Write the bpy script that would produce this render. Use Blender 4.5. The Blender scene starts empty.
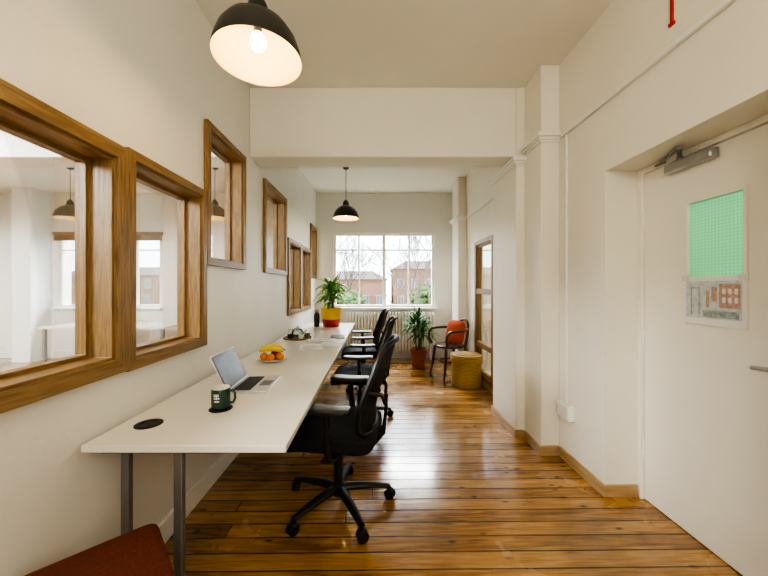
import bpy, bmesh, math, random
from mathutils import Vector, Matrix
random.seed(7)
S = bpy.context.scene
COL = S.collection
PI = math.pi
def rad(d): return math.radians(d)

# ------------------------------------------------------------------ materials
def nt(name):
    m = bpy.data.materials.new(name); m.use_nodes = True
    n = m.node_tree.nodes; l = m.node_tree.links
    return m, n, l, n['Principled BSDF']
def mat(name, c, rough=0.5, metal=0.0, var=0.08, scale=8.0, bump=0.0, stretch=(1,1,1), spec=0.5, emit=None, es=0, bscale=None, coat=0):
    m, n, l, p = nt(name)
    tc = n.new('ShaderNodeTexCoord'); mp = n.new('ShaderNodeMapping'); mp.inputs['Scale'].default_value = stretch
    no = n.new('ShaderNodeTexNoise'); no.inputs['Scale'].default_value = scale; no.inputs['Detail'].default_value = 4
    l.new(tc.outputs['Object'], mp.inputs[0]); l.new(mp.outputs[0], no.inputs['Vector'])
    r = n.new('ShaderNodeValToRGB')
    r.color_ramp.elements[0].position = 0.3; r.color_ramp.elements[1].position = 0.7
    r.color_ramp.elements[0].color = (*[x*(1-var) for x in c], 1)
    r.color_ramp.elements[1].color = (*[min(1, x*(1+var)) for x in c], 1)
    l.new(no.outputs['Fac'], r.inputs[0]); l.new(r.outputs[0], p.inputs['Base Color'])
    p.inputs['Roughness'].default_value = rough; p.inputs['Metallic'].default_value = metal
    p.inputs['Specular IOR Level'].default_value = spec
    if coat: p.inputs['Coat Weight'].default_value = coat
    if bump:
        b = n.new('ShaderNodeBump'); b.inputs['Strength'].default_value = bump; b.inputs['Distance'].default_value = 0.01
        src = no
        if bscale:
            src = n.new('ShaderNodeTexNoise'); src.inputs['Scale'].default_value = bscale
            l.new(mp.outputs[0], src.inputs['Vector'])
        l.new(src.outputs['Fac'], b.inputs['Height']); l.new(b.outputs[0], p.inputs['Normal'])
    if emit:
        p.inputs['Emission Color'].default_value = (*emit, 1); p.inputs['Emission Strength'].default_value = es
    return m
def wood(name, c, d, stretch, rough=0.5):
    m, n, l, p = nt(name)
    tc = n.new('ShaderNodeTexCoord'); mp = n.new('ShaderNodeMapping'); mp.inputs['Scale'].default_value = stretch
    l.new(tc.outputs['Object'], mp.inputs[0])
    no = n.new('ShaderNodeTexNoise'); no.inputs['Scale'].default_value = 3; no.inputs['Detail'].default_value = 7; no.inputs['Distortion'].default_value = .5
    l.new(mp.outputs[0], no.inputs['Vector'])
    r = n.new('ShaderNodeValToRGB'); r.color_ramp.elements[0].position = .30; r.color_ramp.elements[1].position = .70
    r.color_ramp.elements[0].color = (*d, 1); r.color_ramp.elements[1].color = (*c, 1)
    l.new(no.outputs['Fac'], r.inputs[0]); l.new(r.outputs[0], p.inputs['Base Color'])
    b = n.new('ShaderNodeBump'); b.inputs['Strength'].default_value = .3; b.inputs['Distance'].default_value = .003
    l.new(no.outputs['Fac'], b.inputs['Height']); l.new(b.outputs[0], p.inputs['Normal'])
    p.inputs['Roughness'].default_value = rough
    return m
def glass(name, tint=(1,1,1), k=1.0):
    m = bpy.data.materials.new(name); m.use_nodes = True
    n = m.node_tree.nodes; l = m.node_tree.links; n.remove(n['Principled BSDF'])
    o = n['Material Output']; t = n.new('ShaderNodeBsdfTransparent'); t.inputs[0].default_value = (*tint, 1)
    g = n.new('ShaderNodeBsdfGlossy'); g.inputs['Roughness'].default_value = .02
    f = n.new('ShaderNodeFresnel'); f.inputs[0].default_value = 1.45
    mu = n.new('ShaderNodeMath'); mu.operation = 'MULTIPLY'; mu.inputs[1].default_value = k
    mx = n.new('ShaderNodeMixShader')
    l.new(f.outputs[0], mu.inputs[0]); l.new(mu.outputs[0], mx.inputs[0]); l.new(t.outputs[0], mx.inputs[1]); l.new(g.outputs[0], mx.inputs[2]); l.new(mx.outputs[0], o.inputs[0])
    return m
def floor_mat():
    m, n, l, p = nt('pine_floorboards')
    def math_(op, a=None, b=None):
        x = n.new('ShaderNodeMath'); x.operation = op
        for i, v in enumerate((a, b)):
            if v is None: continue
            if isinstance(v, (int, float)): x.inputs[i].default_value = v
            else: l.new(v, x.inputs[i])
        return x.outputs[0]
    tc = n.new('ShaderNodeTexCoord'); sp = n.new('ShaderNodeSeparateXYZ'); l.new(tc.outputs['Object'], sp.inputs[0])
    W = .098
    yy = math_('ADD', sp.outputs[1], math_('MULTIPLY', sp.outputs[0], -.012))
    row = math_('FLOOR', math_('DIVIDE', yy, W)); fr = math_('FRACT', math_('DIVIDE', yy, W))
    wn = n.new('ShaderNodeTexWhiteNoise'); wn.noise_dimensions = '1D'; l.new(row, wn.inputs['W'])
    xo = math_('ADD', sp.outputs[0], math_('MULTIPLY', wn.outputs['Value'], 7.0))
    seg = math_('FLOOR', math_('DIVIDE', xo, 5.0)); sf = math_('FRACT', math_('DIVIDE', xo, 5.0))
    wn2 = n.new('ShaderNodeTexWhiteNoise'); wn2.noise_dimensions = '2D'
    cv = n.new('ShaderNodeCombineXYZ'); l.new(row, cv.inputs[0]); l.new(seg, cv.inputs[1]); l.new(cv.outputs[0], wn2.inputs['Vector'])
    gv = n.new('ShaderNodeCombineXYZ')
    l.new(math_('MULTIPLY', sp.outputs[0], 2.6), gv.inputs[0]); l.new(math_('MULTIPLY', yy, 32), gv.inputs[1]); l.new(math_('MULTIPLY', wn2.outputs['Value'], 30), gv.inputs[2])
    g = n.new('ShaderNodeTexNoise'); g.inputs['Scale'].default_value = 1.5; g.inputs['Detail'].default_value = 7; g.inputs['Distortion'].default_value = .9
    l.new(gv.outputs[0], g.inputs['Vector'])
    fac = math_('ADD', math_('MULTIPLY', g.outputs['Fac'], .80), math_('MULTIPLY', wn2.outputs['Value'], .32))
    r = n.new('ShaderNodeValToRGB'); e = r.color_ramp.elements
    e[0].position = .30; e[0].color = (.125, .052, .013, 1); e[1].position = .86; e[1].color = (.56, .325, .115, 1)
    x = e.new(.56); x.color = (.37, .187, .052, 1)
    l.new(fac, r.inputs[0])
    kv = n.new('ShaderNodeCombineXYZ'); l.new(math_('MULTIPLY', sp.outputs[0], 4.5), kv.inputs[0]); l.new(math_('MULTIPLY', yy, 10), kv.inputs[1])
    vo = n.new('ShaderNodeTexVoronoi'); vo.inputs['Scale'].default_value = 1.2; l.new(kv.outputs[0], vo.inputs['Vector'])
    kn = n.new('ShaderNodeMapRange'); kn.inputs['From Min'].default_value = .05; kn.inputs['From Max'].default_value = .16
    kn.inputs['To Min'].default_value = .25; kn.inputs['To Max'].default_value = 1
    l.new(vo.outputs['Distance'], kn.inputs['Value'])
    big = n.new('ShaderNodeTexNoise'); big.inputs['Scale'].default_value = 2.2; big.inputs['Detail'].default_value = 4; l.new(tc.outputs['Object'], big.inputs['Vector'])
    bm_ = n.new('ShaderNodeMapRange'); bm_.inputs['From Min'].default_value = .3; bm_.inputs['From Max'].default_value = .7
    bm_.inputs['To Min'].default_value = .70; bm_.inputs['To Max'].default_value = 1.2; l.new(big.outputs['Fac'], bm_.inputs['Value'])
    edge = math_('MINIMUM', fr, math_('SUBTRACT', 1, fr))
    gap = n.new('ShaderNodeMapRange'); gap.inputs['From Min'].default_value = .018; gap.inputs['From Max'].default_value = .055; l.new(edge, gap.inputs['Value'])
    e2 = math_('MINIMUM', sf, math_('SUBTRACT', 1, sf))
    gap2 = n.new('ShaderNodeMapRange'); gap2.inputs['From Min'].default_value = .0003; gap2.inputs['From Max'].default_value = .0008; l.new(e2, gap2.inputs['Value'])
    gg = math_('MULTIPLY', gap.outputs[0], gap2.outputs[0])
    k = math_('MULTIPLY', math_('MULTIPLY', kn.outputs[0], bm_.outputs[0]), math_('ADD', math_('MULTIPLY', gg, .86), .14))
    mx = n.new('ShaderNodeMix'); mx.data_type = 'RGBA'; mx.blend_type = 'MULTIPLY'; mx.inputs[0].default_value = 1
    l.new(r.outputs[0], mx.inputs[6]); cc = n.new('ShaderNodeCombineColor'); 
    for i in range(3): l.new(k, cc.inputs[i])
    l.new(cc.outputs[0], mx.inputs[7]); l.new(mx.outputs[2], p.inputs['Base Color'])
    rr = n.new('ShaderNodeMapRange'); rr.inputs['From Min'].default_value = .3; rr.inputs['From Max'].default_value = .7; rr.inputs['To Min'].default_value = .10; rr.inputs['To Max'].default_value = .32; l.new(big.outputs['Fac'], rr.inputs['Value'])
    l.new(rr.outputs[0], p.inputs['Roughness']); p.inputs['Specular IOR Level'].default_value = .75
    p.inputs['Coat Weight'].default_value = .35; p.inputs['Coat Roughness'].default_value = .13
    b = n.new('ShaderNodeBump'); b.inputs['Strength'].default_value = .45; b.inputs['Distance'].default_value = .004
    l.new(math_('ADD', gg, math_('MULTIPLY', g.outputs['Fac'], .25)), b.inputs['Height']); l.new(b.outputs[0], p.inputs['Normal'])
    return m
def brick_mat():
    m, n, l, p = nt('exterior_brick')
    tc = n.new('ShaderNodeTexCoord'); mp = n.new('ShaderNodeMapping'); mp.inputs['Rotation'].default_value = (PI/2, 0, 0)
    b = n.new('ShaderNodeTexBrick'); b.inputs['Scale'].default_value = 3
    b.inputs['Color1'].default_value = (.24, .105, .06, 1); b.inputs['Color2'].default_value = (.19, .085, .05, 1); b.inputs['Mortar'].default_value = (.26, .18, .13, 1)
    l.new(tc.outputs['Object'], mp.inputs[0]); l.new(mp.outputs[0], b.inputs['Vector']); l.new(b.outputs[0], p.inputs['Base Color'])
    p.inputs['Roughness'].default_value = .9
    return m
def stuff_glass():
    m, n, l, p = nt('green_obscured_glass')
    tc = n.new('ShaderNodeTexCoord'); v = n.new('ShaderNodeTexVoronoi'); v.inputs['Scale'].default_value = 62
    v.inputs['Randomness'].default_value = 0.0
    l.new(tc.outputs['Object'], v.inputs['Vector'])
    r = n.new('ShaderNodeValToRGB'); r.color_ramp.elements[0].color = (.60, .84, .63, 1); r.color_ramp.elements[1].color = (.26, .56, .37, 1); r.color_ramp.elements[1].position = .62; r.color_ramp.elements[0].position = .15
    l.new(v.outputs['Distance'], r.inputs[0])
    o = n['Material Output']; t = n.new('ShaderNodeBsdfTranslucent'); l.new(r.outputs[0], t.inputs[0]); l.new(r.outputs[0], p.inputs['Base Color'])
    b = n.new('ShaderNodeBump'); b.inputs['Strength'].default_value = .6; b.inputs['Distance'].default_value = .003
    l.new(v.outputs['Distance'], b.inputs['Height']); l.new(b.outputs[0], p.inputs['Normal'])
    p.inputs['Roughness'].default_value = .25
    mx2 = n.new('ShaderNodeMixShader'); mx2.inputs[0].default_value = .6
    l.new(p.outputs[0], mx2.inputs[1]); l.new(t.outputs[0], mx2.inputs[2]); l.new(mx2.outputs[0], o.inputs[0])
    return m

M = dict(
 wall=mat('cream_plaster_paint', (.84,.80,.70), .45, var=.03, scale=2, bump=.12, bscale=35),
 wall_l=mat('white_plaster_paint', (.81,.795,.74), .5, var=.03, scale=2, bump=.12, bscale=35),
 ceil=mat('ceiling_paint', (.82,.795,.71), .7, var=.03, scale=1.5, bump=.08, bscale=20),
 wall_n=mat('bright_white_paint', (.86,.87,.86), .6, var=.02, scale=2),
 white=mat('white_gloss_paint', (.85,.835,.78), .3, var=.03, scale=3),
 door=mat('door_gloss_cream', (.87,.84,.745), .22, var=.02, scale=2),
 desk=mat('white_laminate', (.83,.805,.73), .2, var=.02, scale=2),
 grey=mat('grey_metal', (.25,.25,.25), .4, metal=.6, var=.05),
 steel=mat('brushed_steel', (.45,.45,.45), .35, metal=.9, var=.05, scale=20),
 alu=mat('silver_aluminium', (.68,.68,.69), .32, metal=.8, var=.02),
 blackp=mat('black_plastic', (.011,.011,.012), .40, var=.2),
 padm=mat('black_soft_armpad', (.022,.022,.024), .30, var=.2, spec=.8),
 black=mat('black_fabric', (.011,.012,.015), .85, var=.35, scale=150, bump=.4),
 shade=mat('dark_lamp_enamel', (.028,.025,.022), .35, var=.1),
 shadein=mat('cream_lamp_enamel', (.78,.62,.34), .5, var=.01),
 oakv=wood('oak_vertical_grain', (.33,.205,.080), (.165,.095,.034), (34,34,2.4), .42),
 oakh=wood('oak_horizontal_grain', (.33,.205,.080), (.165,.095,.034), (34,2.4,34), .42),
 skirt=wood('pale_pine_skirting', (.52,.36,.19), (.36,.23,.10), (1.5,1.5,16), .4),
 dwood=mat('dark_bentwood', (.075,.028,.014), .3, var=.3, scale=10),
 red=mat('rust_brown_upholstery', (.145,.034,.018), .8, var=.18, scale=90, bump=.3),
 orange=mat('orange_red_cushion', (.52,.090,.025), .85, var=.1, scale=60, bump=.3),
 terra=mat('terracotta_clay', (.30,.09,.04), .75, var=.12, scale=12),
 yellow=mat('yellow_glaze', (.66,.43,.05), .45, var=.1),
 redglaze=mat('red_glaze', (.40,.025,.02), .45, var=.1),
 soil=mat('potting_soil', (.03,.018,.01), .95, var=.4, scale=60, bump=.8),
 leaf=mat('glossy_green_leaf', (.06,.17,.030), .45, var=.4, scale=9),
 leafp=mat('lime_green_leaf', (.15,.34,.045), .45, var=.4, scale=9),
 stem=mat('plant_stem', (.16,.11,.05), .8, var=.3, scale=30),
 mug=mat('dark_green_ceramic', (.020,.050,.042), .2, var=.1),
 cream=mat('cream_ceramic', (.80,.77,.68), .25, var=.03),
 screen=mat('dark_laptop_display', (.05,.055,.06), .25, var=.2, scale=6, spec=.4),
 keys=mat('laptop_keys', (.02,.02,.022), .5, var=.1),
 orangef=mat('orange_peel', (.80,.24,.015), .45, var=.08, scale=20, bump=.25, bscale=120),
 banana=mat('banana_skin', (.82,.60,.05), .5, var=.12, scale=14),
 apple=mat('red_apple_skin', (.36,.03,.02), .3, var=.4, scale=10),
 paper=mat('white_paper', (.80,.79,.76), .7, var=.03),
 ink=mat('grey_printed_ink', (.30,.30,.31), .6, var=.5, scale=60),
 picblue=mat('printed_pale_blue', (.55,.61,.62), .4, var=.2, scale=40),
 picbrown=mat('printed_pale_brick', (.48,.33,.26), .4, var=.3, scale=70),
 picdark=mat('printed_grey_green', (.32,.38,.37), .4, var=.35, scale=50),
 tape=mat('clear_tape', (.72,.72,.68), .15, var=.05),
 bulb=mat('glowing_bulb', (1,.9,.7), .3, var=0, emit=(1,.86,.60), es=22),
 redtag=mat('red_enamel', (.45,.02,.015), .4, var=.05),
 bamboo=mat('brown_wooden_blind', (.22,.11,.05), .6, var=.3, scale=10, stretch=(1,1,30)),
 floor=floor_mat(), brick=brick_mat(),
 glass=glass('clear_glass', (.98,.99,.985), .5), glassware=glass('glassware', (.80,.84,.80), 1.6),
 green=stuff_glass(),
 extwin=mat('exterior_window_glass', (.12,.13,.15), .15, var=.2),
 extwhite=mat('exterior_window_frame', (.36,.34,.31), .6),
 bark=mat('bare_tree_bark', (.11,.09,.065), .9, var=.3, scale=8),
 hedge=mat('evergreen_foliage', (.085,.13,.04), .9, var=.6, scale=3, bump=1.0),
 ground=mat('exterior_ground', (.20,.23,.14), .95, var=.3, scale=1),
 roof=mat('slate_roof', (.17,.12,.10), .8, var=.2),
 matting=mat('cork_mat', (.20,.15,.09), .8, var=.3, scale=60),
)
def rattan():
    m, n, l, p = nt('golden_woven_rattan')
    tc = n.new('ShaderNodeTexCoord'); w = n.new('ShaderNodeTexWave'); w.bands_direction = 'Z'; w.inputs['Scale'].default_value = 18; w.inputs['Distortion'].default_value = 3; w.inputs['Detail Scale'].default_value = 8
    l.new(tc.outputs['Object'], w.inputs['Vector'])
    r = n.new('ShaderNodeValToRGB'); r.color_ramp.elements[0].color = (.22,.13,.03,1); r.color_ramp.elements[1].color = (.56,.37,.10,1)
    l.new(w.outputs['Fac'], r.inputs[0]); l.new(r.outputs[0], p.inputs['Base Color'])
    b = n.new('ShaderNodeBump'); b.inputs['Strength'].default_value = .5; l.new(w.outputs['Fac'], b.inputs['Height']); b.inputs['Distance'].default_value = .005
    l.new(b.outputs[0], p.inputs['Normal']); p.inputs['Roughness'].default_value = .55
    return m
M['rattan'] = rattan()
def meshfab():
    m, n, l, p = nt('black_chair_mesh')
    p.inputs['Base Color'].default_value = (.010,.010,.012,1); p.inputs['Roughness'].default_value = .7
    tc = n.new('ShaderNodeTexCoord'); v = n.new('ShaderNodeTexVoronoi'); v.inputs['Scale'].default_value = 160; l.new(tc.outputs['Object'], v.inputs['Vector'])
    r = n.new('ShaderNodeMapRange'); r.inputs['From Min'].default_value = .15; r.inputs['From Max'].default_value = .5; r.inputs['To Min'].default_value = .7; r.inputs['To Max'].default_value = 1
    l.new(v.outputs['Distance'], r.inputs['Value']); l.new(r.outputs[0], p.inputs['Alpha'])
    return m
M['mesh'] = meshfab()

# ------------------------------------------------------------------ mesh helpers
def sp(v, e): return math.copysign(abs(v)**e, v)
class MB:
    def __init__(s): s.bm = bmesh.new()
    def face(s, vs, mi=0):
        try: f = s.bm.faces.new(vs); f.material_index = mi; return f
        except ValueError: return None
    def box(s, x0, x1, y0, y1, z0, z1, mi=0, rot=None, c=None):
        co = [(x0,y0,z0),(x1,y0,z0),(x1,y1,z0),(x0,y1,z0),(x0,y0,z1),(x1,y0,z1),(x1,y1,z1),(x0,y1,z1)]
        co = [Vector(p) for p in co]
        if rot is not None:
            c = Vector(c) if c is not None else Vector(((x0+x1)/2,(y0+y1)/2,(z0+z1)/2))
            co = [c + rot @ (p-c) for p in co]
        v = [s.bm.verts.new(p) for p in co]
        for q in ((3,2,1,0),(4,5,6,7),(0,1,5,4),(1,2,6,5),(2,3,7,6),(3,0,4,7)): s.face([v[i] for i in q], mi)
        return s
    def tube(s, pts, r, seg=10, closed=False, mi=0, flat=1.0):
        pts = [Vector(p) for p in pts]; n = len(pts)
        rs = r if isinstance(r, (list, tuple)) else [r]*n
        rings = []; up = None
        for i, p in enumerate(pts):
            if closed: t = pts[(i+1)%n]-pts[i-1]
            else: t = pts[min(i+1,n-1)]-pts[max(i-1,0)]
            t.normalize()
            if up is None:
                up = Vector((0,0,1)) if abs(t.z) < .9 else Vector((1,0,0))
            a = t.cross(up); a.normalize(); b = a.cross(t); up = b.copy()
            rings.append([s.bm.verts.new(p + rs[i]*(math.cos(2*PI*k/seg)*a + math.sin(2*PI*k/seg)*b*flat)) for k in range(seg)])
        m = n if closed else n-1
        for i in range(m):
            A, B = rings[i], rings[(i+1)%n]
            for k in range(seg): s.face([A[k], A[(k+1)%seg], B[(k+1)%seg], B[k]], mi)
        if not closed:
            s.face(rings[0][::-1], mi); s.face(rings[-1], mi)
        return s
    def lathe(s, prof, c=(0,0,0), seg=32, mis=None, closed=False, R=None):
        c = Vector(c); rings = []
        for (r, z) in prof:
            if r < 1e-6: 
                p = Vector((0,0,z)); p = R @ p if R else p
                rings.append([s.bm.verts.new(c+p)])
            else:
                rg = []
                for k in range(seg):
                    p = Vector((r*math.cos(2*PI*k/seg), r*math.sin(2*PI*k/seg), z)); p = R @ p if R else p
                    rg.append(s.bm.verts.new(c+p))
                rings.append(rg)
        n = len(rings)
        for i in range(n if closed else n-1):
            A, B = rings[i], rings[(i+1)%n]; mi = mis[i] if mis else 0
            for k in range(seg):
                k2 = (k+1)%seg
                if len(A) == 1 and len(B) == 1: continue
                if len(A) == 1: s.face([A[0], B[k2], B[k]][::-1], mi)
                elif len(B) == 1: s.face([A[k], A[k2], B[0]], mi)
                else: s.face([A[k], A[k2], B[k2], B[k]], mi)
        if not closed:
            if len(rings[0]) > 1: s.face(rings[0][::-1], mis[0] if mis else 0)
            if len(rings[-1]) > 1: s.face(rings[-1], mis[-1] if mis else 0)
        return s
    def superq(s, c, a, e1=.5, e2=.5, nu=32, nv=16, f=None, R=None, mi=0):
        c = Vector(c); rows = []
        for j in range(nv+1):
            v = -PI/2 + PI*j/nv; row = []
            for i in range(nu):
                u = 2*PI*i/nu
                p = Vector((a[0]*sp(math.cos(v),e1)*sp(math.cos(u),e2), a[1]*sp(math.cos(v),e1)*sp(math.sin(u),e2), a[2]*sp(math.sin(v),e1)))
                if f: p = Vector(f(p))
                if R: p = R @ p
                row.append(c+p)
                if j in (0, nv): break
            rows.append([s.bm.verts.new(p) for p in row])
        for j in range(nv):
            A, B = rows[j], rows[j+1]
            for i in range(nu):
                k = (i+1)%nu
                if len(A) == 1: s.face([A[0], B[k], B[i]], mi)
                elif len(B) == 1: s.face([A[i], A[k], B[0]], mi)
                else: s.face([A[i], A[k], B[k], B[i]], mi)
        return s
    def grid(s, fn, nu, nv, mi=0):
        V = [[s.bm.verts.new(fn(i/nu, j/nv)) for i in range(nu+1)] for j in range(nv+1)]
        for j in range(nv):
            for i in range(nu): s.face([V[j][i], V[j][i+1], V[j+1][i+1], V[j+1][i]], mi)
        return s
    def build(s, name, mats, parent=None, loc=(0,0,0), off=None, bevel=0, smooth=True, rotz=0, sub=0, solid=0):
        if off is not None: bmesh.ops.translate(s.bm, verts=s.bm.verts, vec=-Vector(off))
        bmesh.ops.recalc_face_normals(s.bm, faces=s.bm.faces)
        me = bpy.data.meshes.new(name); s.bm.to_mesh(me); s.bm.free()
        for m in (mats if isinstance(mats, (list, tuple)) else [mats]): me.materials.append(m)
        if smooth:
            me.polygons.foreach_set('use_smooth', [True]*len(me.polygons)); me.set_sharp_from_angle(angle=rad(38))
        o = bpy.data.objects.new(name, me); COL.objects.link(o); o.location = loc; o.rotation_euler.z = rotz
        if parent: o.parent = parent
        if solid: 
            q = o.modifiers.new('solid', 'SOLIDIFY'); q.thickness = solid; q.offset = 0
        if bevel:
            b = o.modifiers.new('bevel', 'BEVEL'); b.width = bevel; b.segments = 2; b.limit_method = 'ANGLE'; b.angle_limit = rad(50)
        return o
def tag(o, label, cat, group=None, kind=None):
    o['label'] = label; o['category'] = cat
    if group: o['group'] = group
    if kind: o['kind'] = kind
    return o
def thing(name, label, cat, loc=(0,0,0), rz=0, group=None, kind=None):
    o = bpy.data.objects.new(name, None); COL.objects.link(o); o.location = loc; o.rotation_euler.z = rz; o.empty_display_size = .05
    return tag(o, label, cat, group, kind)
def struct(name, mb, mats, label, cat, **k):
    return tag(mb.build(name, mats, **k), label, cat, kind='structure')
def copy_tree(o, parent=None):
    c = o.copy(); COL.objects.link(c); c.parent = parent
    for ch in list(o.children): copy_tree(ch, c)
    return c
def wall(name, axis, a0, a1, u0, u1, z0, z1, holes, m, label):
    mb = MB(); us = sorted({u0,u1,*[h[0] for h in holes],*[h[1] for h in holes]}); zs = sorted({z0,z1,*[h[2] for h in holes],*[h[3] for h in holes]})
    vd = {}
    def V(a, u, z):
        k = (round(a,5), round(u,5), round(z,5))
        if k not in vd: vd[k] = mb.bm.verts.new((a,u,z) if axis == 'x' else (u,a,z))
        return vd[k]
    def solid(i, j):
        if i < 0 or j < 0 or i >= len(us)-1 or j >= len(zs)-1: return False
        uc = (us[i]+us[i+1])/2; zc = (zs[j]+zs[j+1])/2
        return not any(h[0] < uc < h[1] and h[2] < zc < h[3] for h in holes)
    for i in range(len(us)-1):
        for j in range(len(zs)-1):
            if not solid(i,j): continue
            A,B,C,D = (us[i],zs[j]),(us[i+1],zs[j]),(us[i+1],zs[j+1]),(us[i],zs[j+1])
            for a in (a0,a1): mb.face([V(a,*q) for q in (A,B,C,D)])
            for (n, P, Q) in (((i-1,j),A,D),((i+1,j),B,C),((i,j-1),A,B),((i,j+1),D,C)):
                if not solid(*n): mb.face([V(a0,*P),V(a0,*Q),V(a1,*Q),V(a1,*P)])
    return struct(name, mb, m, label, 'wall', smooth=False)
def inner_window(n, y0, y1, z0, z1, label, xw=-1.08, xb=-1.20, proud=.028, fw=.044, rails=()):
    s = 1 if xw < 0 else -1            # direction out of the wall into the room
    root = thing(f'window_{n}', label, 'window', (xw, (y0+y1)/2, z0), kind='structure')
    prof = [(0, xw), (0, xw+s*proud), (fw, xw+s*proud), (fw, xw+s*proud-s*.016), (fw+.012, xw+s*proud-s*.016), (fw+.012, xb+s*.045), (fw+.026, xb+s*.045), (fw+.026, xb), (.035, xb), (.035, xw)]
    mb = MB(); rings = []
    for d, x in prof:
        rings.append([mb.bm.verts.new(p) for p in ((x,y0+d,z0+d),(x,y1-d,z0+d),(x,y1-d,z1-d),(x,y0+d,z1-d))])
    for i in range(len(rings)):
        A, B = rings[i], rings[(i+1)%len(rings)]
        for k in range(4): mb.face([A[k],A[(k+1)%4],B[(k+1)%4],B[k]], 0 if k in (0,2) else 1)
    mb.build('window_frame', [M['oakh'], M['oakv']], root, off=root.location, bevel=.002, smooth=False)
    for z in rails:
        MB().box(*sorted((xb, xw+s*proud-s*.006)), y0+fw+.013, y1-fw-.013, z-.035, z+.035).build('rail', M['oakh'], root, off=root.location, bevel=.003, smooth=False)
    d = fw+.022
    MB().box(*sorted((xb+s*.022, xb+s*.026)), y0+d, y1-d, z0+d, z1-d).build('pane', M['glass'], root, off=root.location, smooth=False)
    return (y0+.035, y1-.035, z0+.035, z1-.035)

# ------------------------------------------------------------------ room shell
CZ = 3.02; XL = -1.08; XR = 1.43; YF = 5.86; YB = -1.6
struct('floor', MB().box(-7.2, 2.75, YB-.1, YF, -.12, 0), M['floor'], 'honey varnished pine floorboards running across the room', 'floor', smooth=False)
struct('ceiling', MB().box(-7.2, 2.75, YB-.1, YF+.25, CZ, CZ+.12), M['ceil'], 'cream painted ceiling', 'ceiling', smooth=False)
hl = []
hl.append(inner_window(1, .38, 1.362, .945, 1.885, 'largest oak framed internal window nearest the camera on the left wall', proud=.034, fw=.058))
hl.append(inner_window(2, 1.368, 2.01, .937, 1.90, 'low oak framed internal window beside the largest one, above the mug and laptop'))
hl.append(inner_window(3, 2.015, 2.62, 1.44, 2.36, 'high oak framed internal window above the fruit plate, before the ceiling beam'))
hl.append(inner_window(4, 3.08, 3.84, 1.44, 2.35, 'high oak framed internal window just beyond the ceiling beam'))
hl.append(inner_window(5, 3.92, 4.60, .945, 1.91, 'low oak framed internal window above the tea tray'))
hl.append(inner_window(6, 4.61, 5.28, .945, 1.91, 'low oak framed internal window behind the desk palm'))
hl.append(inner_window(7, 5.30, 5.80, 1.45, 2.36, 'small high oak framed internal window in the far left corner'))
wall('wall_left', 'x', -1.20, XL, YB, YF, 0, CZ, hl, M['wall_l'], 'white painted left wall pierced by oak framed windows')
h8 = inner_window(8, 3.84, 4.54, .08, 1.93, 'tall oak framed glazed panel with middle rails in the right wall', xw=XR, xb=1.485, proud=.02, fw=.055, rails=(1.24, .52))
DY0, DY1, DZ = 1.13, 1.99, 2.02
wall('wall_right', 'x', XR, 1.70, YB, YF, 0, CZ, [h8, (DY0, DY1, 0, DZ)], M['wall'], 'cream painted right wall with the deep door recess')
FW = (-.76, 1.09, .93, 2.29); AW = (-5.80, -3.92, .93, 2.29)
wall('wall_far', 'y', YF, YF+.25, -7.2, 2.75, 0, CZ, [FW, AW], M['wall_l'], 'cream far wall with the wide window')
wall('wall_back', 'y', YB-.1, YB, -7.2, 2.75, 0, CZ, [], M['wall'], 'plain wall behind the camera')
wall('wall_side_room', 'x', -7.2, -7.1, YB, YF, 0, CZ, [], M['wall_n'], 'far side wall of the neighbouring room')
wall('wall_corridor', 'x', 2.65, 2.75, YB, YF, 0, CZ, [], M['wall'], 'corridor wall beyond the right wall')
tn = [0]
def trim(mb, label, m='wall', cat='trim', **k):
    tn[0] += 1
    return struct(f'trim_{tn[0]}', mb, M[m], label, cat, **k)
trim(MB().box(XL, 1.215, 2.755, 3.0, 2.42, CZ), 'deep cream ceiling beam crossing the room', 'ceil', cat='beam', bevel=.008)
trim(MB().box(-7.1, -1.20, 2.755, 3.0, 2.42, CZ), 'ceiling beam continuing across the neighbouring room', 'wall_n', cat='beam', smooth=False)
trim(MB().box(1.215, XR, 2.755, 3.30, 0, CZ), 'wide cream pilaster carrying the ceiling beam', cat='pilaster', bevel=.006)
trim(MB().box(1.285, XR, 2.476, 2.755, 0, CZ), 'slim cream pilaster in front of the wide one', cat='pilaster', bevel=.006)
trim(MB().box(1.30, XR, 5.0, 5.38, 0, CZ), 'pilaster near the far right corner behind the armchair', cat='pilaster', bevel=.006)
trim(MB().box(-6.25, -5.92, 5.5, YF, 0, CZ), 'pilaster in the neighbouring room', 'wall_n', cat='pilaster', bevel=.004)
def moulding(bx, z):
    x0,x1,y0,y1 = bx
    mb = MB()
    for (d, a, b) in ((.014, 0, .016), (.026, .016, .034), (.044, .034, .060), (.030, .060, .074)): mb.box(x0-d, x1, y0-d, y1+d, z+a, z+b)
    return mb
trim(moulding((1.215, XR, 2.755, 3.30), 2.345), 'moulded cap round the wide pilaster', 'white', bevel=.003)
trim(moulding((1.285, XR, 2.476, 2.70), 2.42), 'moulded cap round the slim pilaster', 'white', bevel=.003)
trim(moulding((1.30, XR, 5.0, 5.38), 2.345), 'moulded cap round the far pilaster', 'white', bevel=.003)
trim(MB().box(XR-.024, XR, YB, 2.43, 2.432, 2.468), 'thin picture rail along the right wall', 'white', cat='rail', bevel=.006)
trim(MB().box(XR-.024, XR, 3.35, 4.95, 2.36, 2.40), 'thin picture rail beyond the wide pilaster', 'white', cat='rail', bevel=.006)
b = MB(); H = .075; T = .016
b.box(XR-T, XR, 3.30, 5.0, 0, H); b.box(1.30-T, XR, 5.0-T, 5.0, 0, H); b.box(1.30-T, 1.30, 5.0, 5.38, 0, H)
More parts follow.
